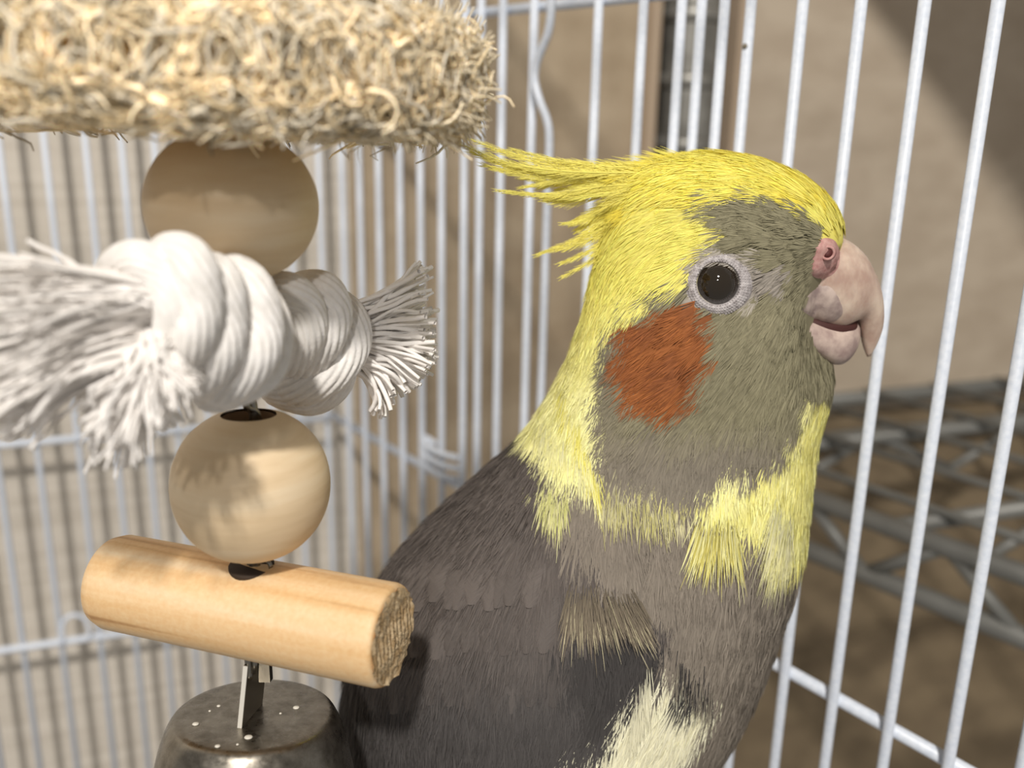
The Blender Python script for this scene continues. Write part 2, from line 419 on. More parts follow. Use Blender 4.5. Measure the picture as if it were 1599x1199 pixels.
offb = rng.uniform(-0.05, 0.07, NF)[:, None] + 0.07 * np.sin(np.linspace(0, math.pi, K))[None] * rng.uniform(-0.4, 1.3, NF)[:, None]
loose = rng.random(NF) < 0.22
offb += loose[:, None] * np.linspace(0, 1, K)[None] ** 1.6 * rng.uniform(0.03, 0.2, NF)[:, None] * np.where(rng.random((NF, 1)) < .06, 2.2, 1.0)
paths = lsurf(ths, np.clip(sss, -2.2, 2.2), offb)
rad = rng.uniform(0.010, 0.022, NF)[:, None] * (1 - 0.45 * np.linspace(0, 1, K)[None] ** 3)
fc = srgb(250, 226, 180)[None] * (1 - rng.random((NF, 1)) ** 2) + srgb(254, 244, 220)[None] * rng.random((NF, 1)) ** 2
fc = np.where(rng.random((NF, 1)) < 0.35, srgb(255, 246, 226)[None], fc)
v, q = tubes(paths, rad, 4)
o = obj('loofah_fibres', v, q, M['fibre'], loof, cols=np.repeat(fc, K * 4, 0)); o['kind'] = 'stuff'
# bristly tufts where the slice was cut, at its right end
NT = 1500
tht = np.arctan2(0, 1) + rng.normal(0, 0.33, NT)
# la may point left or right: find the angle facing right
base_ang = 0.0 if la[0] > 0 else math.pi
tht = base_ang + rng.normal(-0.0, 0.42, NT); st = rng.uniform(-1.05, 1.1, NT)
p0 = lsurf(tht, st, np.full(NT, -0.03)); p1_ = lsurf(tht, st, np.full(NT, 0.4))
out = nrm(p1_ - p0 + rng.normal(0, 0.16, (NT, 3))); side = nrm(rng.normal(0, 1, (NT, 3)))
Lt = rng.uniform(0.08, 0.30, NT)
ts = np.linspace(0, 1, 5)
paths = p0[:, None] + out[:, None] * (Lt[:, None] * ts)[..., None] + side[:, None] * (Lt[:, None] * ts ** 2 * 0.5)[..., None]
rad = rng.uniform(0.010, 0.02, NT)[:, None] * (1 - 0.4 * ts)[None]
v, q = tubes(paths, rad, 4)
fc = srgb(250, 236, 206)[None] * rng.uniform(0.75, 1.0, (NT, 1))
o = obj('loofah_bristles', v, q, M['fibre'], loof, cols=np.repeat(fc, 20, 0)); o['kind'] = 'stuff'

def bead(px, py, d, rx, rh, hole, ax, label):
    c = V(px, py, d)
    ph = np.linspace(math.asin(hole / rx) , math.pi - math.asin(hole / rx), 40)
    prof = [(rx * math.sin(p) ** 0.92, rh * math.cos(p)) for p in ph[::-1]]
    prof[0] = (hole, prof[0][1]); prof[-1] = (hole, prof[-1][1])
    zz = prof[-1][1]
    inner = [(hole * 0.96, zz - 0.03)] + [(hole * 0.93, z) for z in np.linspace(zz - 0.08, -zz + 0.08, 6)] + [(hole * 0.96, -zz + 0.03)]
    v, f = lathe(prof, c, ax, 72)
    f = [q for q in f if len(q) == 4]
    o = obj('wooden_bead', v, f, M['bead'], toy); o['label'] = label
    v, f = lathe(inner, c, ax, 40); f = [q for q in f if len(q) == 4]
    obj('bead_hole', v, f, M['bead_hole'], o)
    return c
s_ = sc(330)
bead(363, 322, TD, 133 * s_, 118 * s_, 0.22, (0.0, 0.02, 1), 'upper pale wooden bead under the loofah')
s_ = sc(760)
bead(393, 757, TD, 122 * s_, 120 * s_, 42 * s_, (0.0, 0.07, 1), 'lower pale wooden bead resting on the dowel')

# core wire
part('core_wire', wire([np.array([tx, ty, Z_TOP - .2]), V(387, 40, TD), V(400, 430, TD), V(392, 600, TD), V(397, 660, TD), V(396, 860, TD), V(388, 1000, TD), V(390, 1060, TD)], 0.055, 60), M['steel'], toy)
part('core_wire', wire([V(402, 430, TD + .1), V(384, 620, TD - .1), V(404, 662, TD + .05), V(402, 860, TD), V(398, 1050, TD)], 0.05, 50), M['steel'], toy)
# roof bar the toy hangs from
hang = np.array([tx, ty, Z_TOP]); tr = np.dot(pB1 - hang, nR) / np.dot(uL, nR)
for k in (-2, -1, 0, 1, 2):
    off = uR * 2.4 * k
    part('roof_bar', rod(hang + off + uL * tr, hang + off + uL * 16, WR), M['white_wire'], cage)

# rope
def rope_band(pts, r, n=70, sides=110, twist=5.0, grooves=13, name='rope_strand', parent=None):
    p = bez(pts, n); t = nrm(np.gradient(p, axis=0))
    u = np.zeros_like(p); u[0] = nrm(np.cross(t[0], [0.2, 0.3, 1.0]))
    for i in range(1, n):
        w = u[i - 1] - t[i] * np.dot(u[i - 1], t[i]); u[i] = nrm(w)
    b = np.cross(t, u); ang = np.arange(sides) / sides * 2 * math.pi
    s = np.linspace(0, 1, n)
    g = np.abs(np.sin((ang[None] * grooves + s[:, None] * twist * grooves * 2) / 2)) ** 0.6
    prof = np.minimum(1, np.minimum(s, 1 - s) * 14 + 0.35)
    rr = r * (0.86 + 0.17 * g + rng.normal(0, 0.006, g.shape)) * prof[:, None]
    v = p[:, None] + rr[..., None] * (np.cos(ang)[None, :, None] * u[:, None] + np.sin(ang)[None, :, None] * b[:, None])
    v, f = loft(list(v), sides)
    return obj(name, v, f, M['rope'], parent), p
def knot(name, A, B, wrap, r, turns, phase, label, squash=1.0, per=40, jit=0.0):
    root = None
    axis = B - A; ln = np.linalg.norm(axis); ax = axis / ln
    up = nrm(np.array([0, 0, 1.0]) - ax * ax[2]); w = np.cross(ax, up)
    if w[1] > 0: w = -w                                     # towards the camera
    v, f = lathe([(0.0, -0.1), (wrap * .75, 0.0), (wrap * .95, ln * .3), (wrap * .95, ln * .7), (wrap * .7, ln), (0, ln + .1)], A, ax, 24)
    root = obj(name, v, f, M['rope'], toy); root['label'] = label
    n = int(turns * 10)
    pts = []
    for i in range(n + 1):
        th = phase + i / n * turns * 2 * math.pi; t = i / n
        wr = wrap * (0.86 + 0.14 * math.sin(math.pi * t))
        pts.append(A + axis * t + wr * (math.cos(th) * up * squash + math.sin(th) * w))
    rope_band(pts, r, n=int(turns * per), parent=root, twist=3.0 * turns)
    return root
def band(root, pts, d0, dn, rpx, back=1.0):
    """one coil: the front run given in side view, closed round the back"""
    n = len(pts); ds = np.linspace(d0, dn, n)
    fr = [V(x, y, d + (0.28 if i in (0, n - 1) else 0.0)) for i, ((x, y), d) in enumerate(zip(pts, ds))]
    sx = -14
    bk0 = V(pts[0][0] + sx, pts[0][1] + 30, d0 + back * .8); bk1 = V(pts[-1][0] + sx * .3, pts[-1][1] - 30, dn + back * .8)
    mid = V((pts[0][0] + pts[-1][0]) / 2 + sx, (pts[0][1] + pts[-1][1]) / 2, (d0 + dn) / 2 + back)
    r = rpx * (d0 + dn) / 2 / F
    rope_band([mid, bk0] + fr + [bk1, mid], r, n=90, twist=3.0, grooves=16, parent=root)
def knot_root(A, B, r, label):
    ax = nrm(B - A); ln = np.linalg.norm(B - A)
    v, f = lathe([(r * .2, -0.1), (r * .8, 0.05), (r, ln * .3), (r, ln * .7), (r * .8, ln - .05), (r * .2, ln + .1)], A, ax, 24)
    o = obj('rope_knot', v, f, M['rope'], toy); o['label'] = label; return o
kl = knot_root(V(235, 480, 10.0), V(420, 545, 11.3), .45, 'bright white cotton rope knot of thick twisted coils')
band(kl, [(190, 415), (222, 408), (255, 436), (275, 490), (262, 545)], 9.65, 9.35, 33)
band(kl, [(268, 400), (298, 412), (312, 468), (298, 525), (266, 566)], 9.6, 9.4, 38)
band(kl, [(325, 428), (345, 442), (353, 495), (344, 550), (310, 592)], 9.9, 9.7, 35)
band(kl, [(362, 432), (392, 452), (408, 505), (398, 560), (350, 604)], 10.3, 10.0, 36)
band(kl, [(405, 455), (430, 490), (437, 535), (420, 585), (372, 614), (325, 622)], 10.9, 10.2, 22)
kr = knot_root(V(452, 530, 12.2), V(545, 535, 13.2), .42, 'cream shaded cotton rope knot under the upper bead')
band(kr, [(425, 462), (452, 455), (478, 480), (480, 525), (455, 560)], 11.9, 11.9, 30)
band(kr, [(462, 462), (500, 455), (518, 485), (505, 530), (470, 565)], 12.4, 12.1, 33)
band(kr, [(520, 480), (546, 502), (546, 545), (510, 588), (455, 606)], 12.9, 12.2, 32)
band(kr, [(540, 555), (528, 600), (490, 626), (440, 615), (425, 600)], 12.8, 12.3, 24)
def yarns(name, starts, ends, mids, r, parent, wob=0.05, n=10):
    N = len(starts); t = np.linspace(0, 1, n)[None, :, None]
    p = (1 - t) ** 2 * starts[:, None] + 2 * t * (1 - t) * mids[:, None] + t ** 2 * ends[:, None]
    ph = rng.uniform(0, 6.28, (N, 1, 3)); fr = rng.uniform(4, 11, (N, 1, 1)) 
    p = p + wob * t * np.sin(fr * t + ph) * rng.normal(0, 1, (N, 1, 3))
    rad = r * rng.uniform(0.7, 1.25, (N, 1)) * np.ones((1, n)); rad[:, -1] *= 1.15; rad[:, -1] *= 0.8
    v, q = tubes(p, rad, 6)
    o = obj(name, v, q, M['yarn'], parent); o['kind'] = 'stuff'; return o
def Vn(px, py, d): return np.array([V(a, b, c) for a, b, c in zip(px, py, d)])
N = 640
a = rng.uniform(0, 2 * math.pi, N); rr = np.sqrt(rng.random(N))
st = Vn(250 + 20 * rr * np.cos(a), 500 + 62 * rr * np.sin(a), 9.8 + .35 * rr * np.cos(a * 1.7))
fy = np.clip(rr * np.sin(a) + rng.normal(0, 0.25, N), -1, 1)
en = Vn(rng.uniform(-110, 60, N), 545 + 125 * fy + rng.normal(0, 14, N), 9.0 + rng.normal(0, 0.4, N))
mi = Vn(np.full(N, 135) + rng.normal(0, 18, N), 498 + 82 * fy + rng.normal(0, 8, N), 9.35 + rng.normal(0, .25, N))
yarns('tassel', st, en, mi, 0.021, kl, 0.022)
N = 260
st = Vn(rng.normal(245, 14, N), rng.normal(548, 18, N), 9.45 + rng.normal(0, .15, N))
ex = rng.uniform(120, 315, N); ey = 690 - 0.0022 * (ex - 190) ** 2 * 3 + rng.normal(0, 22, N)
ey = np.where(ex > 240, np.clip(ey, 575, 665), ey)
en = Vn(ex, ey, 9.2 + rng.normal(0, .3, N)); mi = Vn((ex + 2 * 235) / 3 + rng.normal(0, 14, N), np.full(N, 585) + rng.normal(0, 18, N), 9.0 + rng.normal(0, .2, N))
yarns('tassel', st, en, mi, 0.02, kl, 0.05)
fl = [((235, 470), (130, 430), (45, 372)), ((235, 480), (120, 430), (25, 407)), ((240, 470), (150, 440), (28, 440)), ((260, 560), (215, 680), (178, 748)), ((255, 560), (240, 650), (150, 715)), ((250, 570), (90, 620), (10, 648))]
yarns('tassel', *[np.array([V(*q[i], 9.3) for q in fl]) for i in (0, 2, 1)], 0.024, kl, 0.04)
N = 260
a = rng.uniform(0, 2 * math.pi, N); rr = np.sqrt(rng.random(N))
st = Vn(545 + 14 * rr * np.cos(a), 530 + 55 * rr * np.sin(a), 13.1 + .3 * rr * np.cos(a))
fy = np.clip(rr * np.sin(a) + rng.normal(0, 0.3, N), -1, 1)
ex = 655 + 14 * np.cos(fy * 1.5) - 70 * np.clip(fy - 0.35, 0, 1) * 1.5; ey = 535 + 112 * fy
en = Vn(ex + rng.normal(0, 7, N), ey + rng.normal(0, 7, N), 13.2 + rng.normal(0, .3, N)); mi = Vn(605 + rng.normal(0, 8, N), 528 + 70 * fy, 13.1 + rng.normal(0, .2, N))
yarns('tassel', st, en, mi, 0.03, kr, 0.03)

# dowel
dA, dB = V(168, 905, 12.4), V(612, 993, 11.0)
def dowel():
    ax = nrm(dB - dA); ln = np.linalg.norm(dB - dA); R = 0.675
    prof = [(0, 0.0), (R * .55, 0.0), (R * .80, 0.03), (R * .93, 0.10), (R, 0.24)] + [(R, t) for t in np.linspace(0.5, ln - 0.25, 12)] + [(R * 1.0, ln - 0.07), (R * .97, ln - 0.01), (R * .93, ln + 0.01)] + [(R * t, ln + 0.015) for t in (0.8, 0.6, 0.4, 0.2, 0.0)]
    v, f = lathe(prof, dA, ax, 64)
    f = [q for q in f if len(q) == 4]
    # slight planed facets
    return v, f, ax, ln
v, f, dax, dln = dowel()
def dowel_build(nt, b):
    tc = nt.nodes.new('ShaderNodeTexCoord'); mp = nt.nodes.new('ShaderNodeMapping')
    e = Vector(dax).to_track_quat('Z', 'Y').to_matrix().inverted().to_euler()
    mp.inputs['Rotation'].default_value = e; nt.links.new(tc.outputs['Object'], mp.inputs[0])
    mp2 = nt.nodes.new('ShaderNodeMapping'); mp2.inputs['Scale'].default_value = (1, 1, 0.035); nt.links.new(mp.outputs[0], mp2.inputs[0])
    n = nt.nodes.new('ShaderNodeTexNoise'); n.inputs['Scale'].default_value = 300; n.inputs['Detail'].default_value = 3; n.inputs['Distortion'].default_value = 0.25
    nt.links.new(mp2.outputs[0], n.inputs['Vector'])
    r = ramp(nt, n.outputs[0], [(0.30, srgb(190, 146, 98)), (0.40, srgb(228, 188, 136)), (0.58, srgb(238, 204, 158)), (0.75, srgb(242, 218, 182))])
    n2 = noise(nt, 1500, 2); mx = nt.nodes.new('ShaderNodeMix'); mx.data_type = 'RGBA'; mx.blend_type = 'SOFT_LIGHT'; mx.inputs[0].default_value = 0.35
    nt.links.new(r.outputs[0], mx.inputs[6]); nt.links.new(n2.outputs[0], mx.inputs[7]); nt.links.new(mx.outputs[2], b.inputs['Base Color'])
    bump(nt, b, n2.outputs[0], 0.15, 0.0002)
M['dowel'] = mat('dowel_wood', srgb(225, 182, 128), 0.5, spec=0.35, build=dowel_build)
dow = obj('wooden_dowel', v, f, M['dowel'], toy); dow['label'] = 'pine dowel hung crosswise with a rough sawn end'
# sawn end: ridged disc
n1, n2 = 26, 48
ea = nrm(np.cross(dax, [0, 0, 1])); eb = np.cross(dax, ea)
ringsv = []
for i in range(n1):
    r_ = 0.62 * (i + 0.02) / (n1 - 1)
    an = np.arange(n2) / n2 * 2 * math.pi
    x, y = r_ * np.cos(an), r_ * np.sin(an)
    hgt = 0.022 * np.sin(x * 62 + 0.8 * np.sin(y * 9)) + rng.normal(0, 0.008, n2)
    ringsv.append(dA + dax * (dln + 0.025) + x[:, None] * ea + y[:, None] * eb + hgt[:, None] * dax)
v, f = loft(ringsv, n2); f = [q for q in f if len(q) == 4]
M['sawn'] = mat('sawn_end_grain', srgb(206, 178, 136), 0.8, build=two(srgb(176, 146, 104), srgb(222, 198, 160), 700, (1, 1, 1), 0.6, 0.0004))
obj('sawn_end', v, f, M['sawn'], dow)
# drilled hole with metal eyelet on top of the dowel
tH = np.dot(V(400, 900, 11.7) - dA, dax); hc = dA + dax * tH
hup = nrm(np.array([0, 0, 1.0]) - dax * dax[2])
hup = nrm(hup + np.array([0, -0.05, 0]))
v, f = lathe([(0.0, 0.60), (0.29, 0.625), (0.31, 0.70)], hc, hup, 28); f = f
M['hole'] = mat('drilled_hole', srgb(58, 44, 32), 0.8)
obj('drilled_hole', *lathe([(0.0, 0.6), (0.30, 0.6), (0.30, 0.672), (0.0, 0.672)], hc, hup, 28), M['hole'], dow)
for sgn in (-1, 1):
    c = hc + hup * 0.69 + dax * 0.13 * sgn
    part('eyelet', wire([c + dax * 0.17 * math.cos(t) + hup * 0.12 * math.sin(t) for t in np.linspace(0, 6.1, 12)], 0.03, 30, 6), M['steel'], dow)

# bell
bt = V(397, 1112, TD + 0.25); bax = nrm(np.array([0.015, math.sin(math.radians(8)), math.cos(math.radians(8))]))
s_ = depth_at(1112, TD + .25) / F; Rb = 124 * s_
prof = [(0.0, 0.0), (Rb * .3, 0.0), (Rb * .6, -0.004), (Rb * .90, -0.012), (Rb * .965, -0.03), (Rb * 1.0, -0.06), (Rb * 1.03, -0.11), (Rb * 1.08, -0.22), (Rb * 1.16, -0.5), (Rb * 1.24, -0.9), (Rb * 1.32, -1.4), (Rb * 1.45, -1.95), (Rb * 1.62, -2.25), (Rb * 1.62, -2.31), (Rb * 1.42, -2.05), (Rb * 1.26, -1.4), (Rb * 1.08, -0.6), (Rb * .8, -0.2), (0.0, -0.15)]
v, f = lathe(prof, bt, bax, 80); f = [q for q in f if len(q) == 4]
bell = obj('bell', v, f, M['bell'], toy); bell['label'] = 'tarnished grey metal bell at the bottom of the toy'
# flat hanger plate seen edge-on
hp = bt + bax * 0.45 + np.array([0.02, -0.1, 0])
e1 = nrm(np.array([0.16, 1.0, 0.0])); 
v, f = box(hp, np.array([0.028, -0.004, 0]), e1 * 0.36, bax * 0.52 + np.array([0.05, 0, 0])); obj('hanger_plate', v, f, M['steel'], bell, smooth=False)
v, f = box(hp - e1 * 0.365, np.array([0.032, -0.006, 0]), e1 * 0.01, bax * 0.52 + np.array([0.05, 0, 0])); obj('plate_edge', v, f, M['plate_edge'], bell, smooth=False)
v, f = box(hp + np.array([0.14, 0.15, 0.22]), np.array([0.08, 0, 0]), e1 * 0.05, np.array([0, 0, 0.22])); obj('hanger_loop', v, f, M['steel'], bell, smooth=False)
v, f = lathe([(0, -0.02), (0.03, 0.0), (0.035, 0.02), (0.0, 0.04)], bt, bax, 8)
ba = nrm(np.cross(bax, [0, 1, 0])); bb = np.cross(bax, ba)
for x, y, r in ((-.62, -.35, .05), (-.48, .12, .03), (.1, -.62, .06), (.5, .15, .05), (.34, -.02, .02), (-.2, -.85, .04), (-.55, -.02, .02), (.02, -.8, .02)):
    c = bt + ba * x * Rb * (1 if ba[0] > 0 else -1) + bb * y * Rb * (1 if bb[1] > 0 else -1)
    v, f = lathe([(0, -0.005), (r, 0.0), (r * .8, 0.012), (0.0, 0.016)], c, bax, 10); obj('speck', v, f, M['speck'], bell)

# ------------------------------------------------------------------ cockatiel
BD = 15.05
tab = np.array([
 # y    xL    xR   half depth
 (243, 1086, 1134, .12), (248, 1050, 1168, .45), (258, 1015, 1205, .70), (275, 985, 1248, .92), (300, 968, 1284, 1.08), (340, 955, 1310, 1.2), (370, 948, 1314, 1.27), (400, 938, 1304, 1.32),
 (440, 928, 1292, 1.38), (480, 918, 1286, 1.42), (520, 908, 1287, 1.45), (560, 894, 1294, 1.45), (600, 874, 1296, 1.42), (640, 850, 1282, 1.42), (680, 826, 1268, 1.5), (720, 786, 1262, 1.65),
 (760, 742, 1257, 1.85), (800, 694, 1252, 2.0), (850, 644, 1245, 2.2), (900, 602, 1231, 2.35), (950, 574, 1211, 2.45), (1000, 556, 1195, 2.5), (1050, 546, 1175, 2.5), (1100, 540, 1150, 2.5),
 (1150, 538, 1113, 2.45), (1200, 540, 1080, 2.4), (1260, 548, 1040, 2.3), (1320, 565, 990, 2.1), (1400, 595, 920, 1.8), (1480, 640, 850, 1.3), (1540, 690, 800, .7), (1562, 725, 765, .15)], float)
def smooth_tab(n):
    s = np.concatenate([[0], np.cumsum(np.hypot(np.diff(tab[:, 0]), np.diff(tab[:, 1] - tab[:, 2]) * .5))])
    q = np.linspace(0, s[-1], n); out = np.stack([np.interp(q, s, tab[:, i]) for i in range(4)], 1)
    for _ in range(6): out[1:-1] = .25 * out[:-2] + .5 * out[1:-1] + .25 * out[2:]
    return out
NRg, NSg = 170, 128
tb = smooth_tab(NRg)
def bump2(x, y, cx, cy, rx, ry): return np.exp(-(((x - cx) / rx) ** 2 + ((y - cy) / ry) ** 2))
ang = np.arange(NSg) / NSg * 2 * math.pi
rows = []; PX = np.zeros((NRg, NSg)); PY = np.zeros((NRg, NSg))
for i, (y, xl, xr, hz_) in enumerate(tb):
    cx, hx = (xl + xr) / 2, (xr - xl) / 2
    co, si = np.cos(ang), np.sin(ang)
    x = cx + hx * np.sign(co) * np.abs(co) ** 0.92
    dz = hz_ * np.sign(si) * np.abs(si) ** 0.92
    # cheek fullness, eye hollow, wing bulge
    k = 1 + 0.05 * bump2(x, y, 1020, 570, 90, 90) - 0.05 * bump2(x, y, 1150, 445, 60, 40) + 0.07 * bump2(x, y, 800, 1000, 170, 150) - 0.62 * bump2(x, y, 1284, 498, 50, 82) * (y > 380)
    dz = dz * k
    PX[i], PY[i] = x, y
    for j in range(NSg):
        p = V(x[j], y, BD); rows.append(p + np.array([0, 1, 0]) * (-dz[j]))
bv = np.array(rows)
bf = []
for i in range(NRg - 1):
    for s in range(NSg): bf.append((i * NSg + s, i * NSg + (s + 1) % NSg, (i + 1) * NSg + (s + 1) % NSg, (i + 1) * NSg + s))
bf.append(tuple(range(NSg - 1, -1, -1))); bf.append(tuple(range((NRg - 1) * NSg, NRg * NSg)))
bvh = BVHTree.FromPolygons([Vector(p) for p in bv], bf)

# --- colour pattern in the bird's own side-view coordinates (both sides alike)
def inpoly(x, y, poly):
    poly = np.asarray(poly, float); c = np.zeros(x.shape, bool); n = len(poly); j = n - 1
    for i in range(n):
        xi, yi = poly[i]; xj, yj = poly[j]
        m = ((yi > y) != (yj > y)); 
        with np.errstate(divide='ignore', invalid='ignore'): c ^= m & (x < (xj - xi) * (y - yi) / (yj - yi + 1e-9) + xi)
        j = i
    return c
P_YEL = [(1345, 385), (1335, 330), (1300, 290), (1250, 255), (1150, 225), (900, 225), (840, 420), (870, 465), (850, 545), (820, 620), (800, 690), (835, 735), (880, 775), (915, 790), (938, 760), (922, 700), (922, 650), (930, 600), (922, 548), (955, 502), (1000, 474), (1045, 452), (1085, 440), (1086, 412), (1108, 392), (1100, 360), (1082, 335), (1095, 312), (1130, 306), (1175, 308), (1225, 325), (1262, 345), (1278, 385)]
P_ORA = [(1030, 487), (1072, 480), (1092, 510), (1106, 555), (1098, 600), (1075, 638), (1040, 660), (1005, 658), (968, 640), (950, 602), (948, 555), (962, 518)]
P_COL = [(1105, 772), (1165, 768), (1200, 755), (1235, 722), (1252, 680), (1262, 640), (1290, 640), (1275, 780), (1262, 850), (1240, 905), (1205, 930), (1195, 880), (1150, 872), (1105, 868), (1110, 815)]
P_COL2 = [(925, 775), (1000, 782), (1050, 790), (1105, 782), (1105, 870), (1070, 845), (1010, 818), (940, 815)]
P_NT = [(838, 772), (885, 778), (890, 812), (845, 812)]
P_WHT = [(1040, 1072), (1047, 1090), (1046, 1122), (1100, 1126), (1066, 1210), (980, 1300), (880, 1300), (905, 1200), (958, 1175), (985, 1128), (1012, 1112), (1022, 1085)]
P_DRK = [(880, 1000), (1035, 1005), (1040, 1050), (1005, 1090), (968, 1120), (955, 1160), (910, 1150), (880, 1100), (860, 1040)]
P_DK2 = [(1055, 1080), (1085, 1085), (1098, 1120), (1048, 1120)]
P_WING = [(830, 690), (870, 750), (860, 860), (930, 930), (1035, 1000), (1040, 1060), (940, 1200), (850, 1350), (500, 1400), (480, 900), (640, 800)]
c_yel, c_yel2, c_pale = srgb(250, 239, 126), srgb(246, 228, 94), srgb(246, 242, 176)
c_ora, c_olive, c_grey = srgb(174, 108, 62), srgb(147, 141, 115), srgb(138, 130, 117)
c_body, c_wing, c_dark, c_white = srgb(138, 129, 118), srgb(101, 94, 90), srgb(78, 75, 74), srgb(238, 234, 206)
def lerp(a, b, t): t = np.clip(t, 0, 1)[:, None]; return a * (1 - t) + b * t
def wob(x, y): return 7 * np.sin(x * .09 + y * .05) + 5 * np.sin(x * .21 - y * .13 + 1), 7 * np.sin(y * .10 - x * .06 + 2) + 5 * np.sin(y * .23 + x * .11)
def pattern(x, y, jit=6.0):
    n = len(x); wx, wy = wob(x, y)
    X = x + wx * .6 + rng.normal(0, jit, n); Y = y + wy * .6 + rng.normal(0, jit, n)
    c = np.tile(c_body, (n, 1))
    c = lerp(c, np.tile(c_olive, (n, 1)), np.clip((760 - Y) / 90, 0, 1))
    c = lerp(c, np.tile(c_grey * .95, (n, 1)), np.clip((1000 - X) / 120, 0, 1) * np.clip((760 - Y) / 60, 0, 1))
    t = np.clip((Y - 690) / 60, 0, 1) * np.clip((820 - Y) / 40, 0, 1)
    c = lerp(c, np.tile(c_grey * .92, (n, 1)), t)
    m = inpoly(X, Y, P_WING); c[m] = c_wing
    m &= (Y > 980); c[m] = lerp(np.tile(c_wing, (m.sum(), 1)), np.tile(c_dark * 1.1, (m.sum(), 1)), (Y[m] - 980) / 150)
    c[inpoly(X, Y, P_DRK)] = c_dark * .8; c[inpoly(X, Y, P_DK2)] = c_dark
    c[inpoly(X, Y, P_WHT)] = c_white
    m = inpoly(X, Y, P_YEL); k = m.sum()
    c[m] = lerp(np.tile(c_yel, (k, 1)), np.tile(c_pale, (k, 1)), (Y[m] - 430) / 210)
    m2 = m & (Y < 330); c[m2] = lerp(np.tile(c_yel, (m2.sum(), 1)), np.tile(c_yel2, (m2.sum(), 1)), rng.random(m2.sum()))
    m = inpoly(X, Y, P_ORA); c[m] = lerp(np.tile(c_ora, (m.sum(), 1)), np.tile(srgb(150, 92, 58), (m.sum(), 1)), rng.random(m.sum()))
    m = inpoly(X, Y, P_COL); c[m] = lerp(np.tile(srgb(238, 231, 138), (m.sum(), 1)), np.tile(c_pale, (m.sum(), 1)), rng.random(m.sum()))
    m = inpoly(X, Y, P_COL2) & (rng.random(n) < 0.62); c[m] = lerp(np.tile(srgb(214, 208, 130), (m.sum(), 1)), np.tile(srgb(200, 194, 160), (m.sum(), 1)), rng.random(m.sum()))
    m = inpoly(X, Y, P_NT) & (rng.random(n) < .7); c[m] = srgb(226, 224, 160)
    d = np.hypot((x - 1122) / 1.15, y - 445)
    m = (d < 58) & (Y > 398) & (rng.random(n) < .8); c[m] = lerp(c[m], np.tile(srgb(186, 178, 168), (m.sum(), 1)), (66 - d[m]) / 14)
    m = (Y > 425) & (Y < 475) & (X > 1150) & (X < 1215); c[m] = srgb(168, 160, 150)
    return c
nv_ = bv.copy(); nv_[:, 1] = np.minimum(nv_[:, 1], 2 * BD - nv_[:, 1])     # both flanks share one side view
dd_ = nv_ @ fwd; body_px = 800 + F * (nv_ @ rgt) / dd_; body_py = 600 + F * (nv_ @ dwn) / dd_
bird = empty('cockatiel', V(780, 1562, BD))
tag(bird, 'grey cockatiel with yellow crest and orange cheek patch inside the cage', 'bird')
bcol = pattern(body_px, body_py, 2.0) * 0.85
body = obj('body', bv, bf, M['skin'], bird, cols=bcol)

# --- feather flow field (side-view pixels), blended from hints: x, y, dx, dy, length(cm)
flow = np.array([
 (1310, 340, -.75, -.66, .30), (1250, 285, -.90, -.43, .45), (1150, 255, -.99, -.10, .60), (1050, 260, -1, .05, .70), (980, 320, -.9, .4, .70), (1190, 330, -.97, -.2, .35), (1240, 370, -.8, -.1, .25), (1120, 350, -.95, .25, .42),
 (1180, 390, -.95, .0, .28), (1250, 420, -.75, .3, .2), (1230, 450, -.6, .7, .22), (1070, 420, -.85, .5, .45), (980, 430, -.62, .78, .60), (930, 520, -.45, .9, .60), (890, 620, -.4, .92, .60), (870, 700, -.1, 1, .60),
 (1040, 500, -.85, .5, .42), (960, 560, -.85, .52, .45), (1040, 600, -.8, .6, .50), (980, 650, -.6, .8, .5), (1120, 510, -.75, .65, .35), (1180, 490, -.6, .8, .30), (1230, 500, -.45, .9, .25), (1150, 580, -.55, .83, .45),
 (1240, 570, -.25, .97, .35), (1280, 580, -.1, 1, .3), (1200, 660, -.2, .98, .5), (1270, 680, -.1, 1, .5), (1080, 700, -.2, .98, .55), (960, 740, .05, 1, .6), (1150, 780, -.05, 1, .65), (1240, 800, -.2, 1, .65), (1220, 900, -.25, 1, .7),
 (1000, 820, .05, 1, .62), (880, 800, -.1, 1, .65), (800, 780, -.45, .9, .75), (720, 850, -.5, .87, .8), (650, 950, -.3, .95, .85), (800, 950, -.15, 1, .9), (600, 1100, -.05, 1, 1), (800, 1100, -.05, 1, 1), (950, 950, .1, 1, .65),
 (1050, 950, -.1, 1, .6), (1150, 1000, -.2, 1, .6), (1100, 1100, -.3, .95, .7), (1000, 1150, -.3, .95, .8), (750, 1300, .1, 1, 1.)])
def flow_at(x, y):
    d2 = (x[:, None] - flow[None, :, 0]) ** 2 + (y[:, None] - flow[None, :, 1]) ** 2
    w = 1 / (d2 + 300) ** 1.6; w /= w.sum(1, keepdims=True)
    dx = w @ flow[:, 2]; dy = w @ flow[:, 3]; l = w @ flow[:, 4]; n = np.hypot(dx, dy); return dx / n, dy / n, l
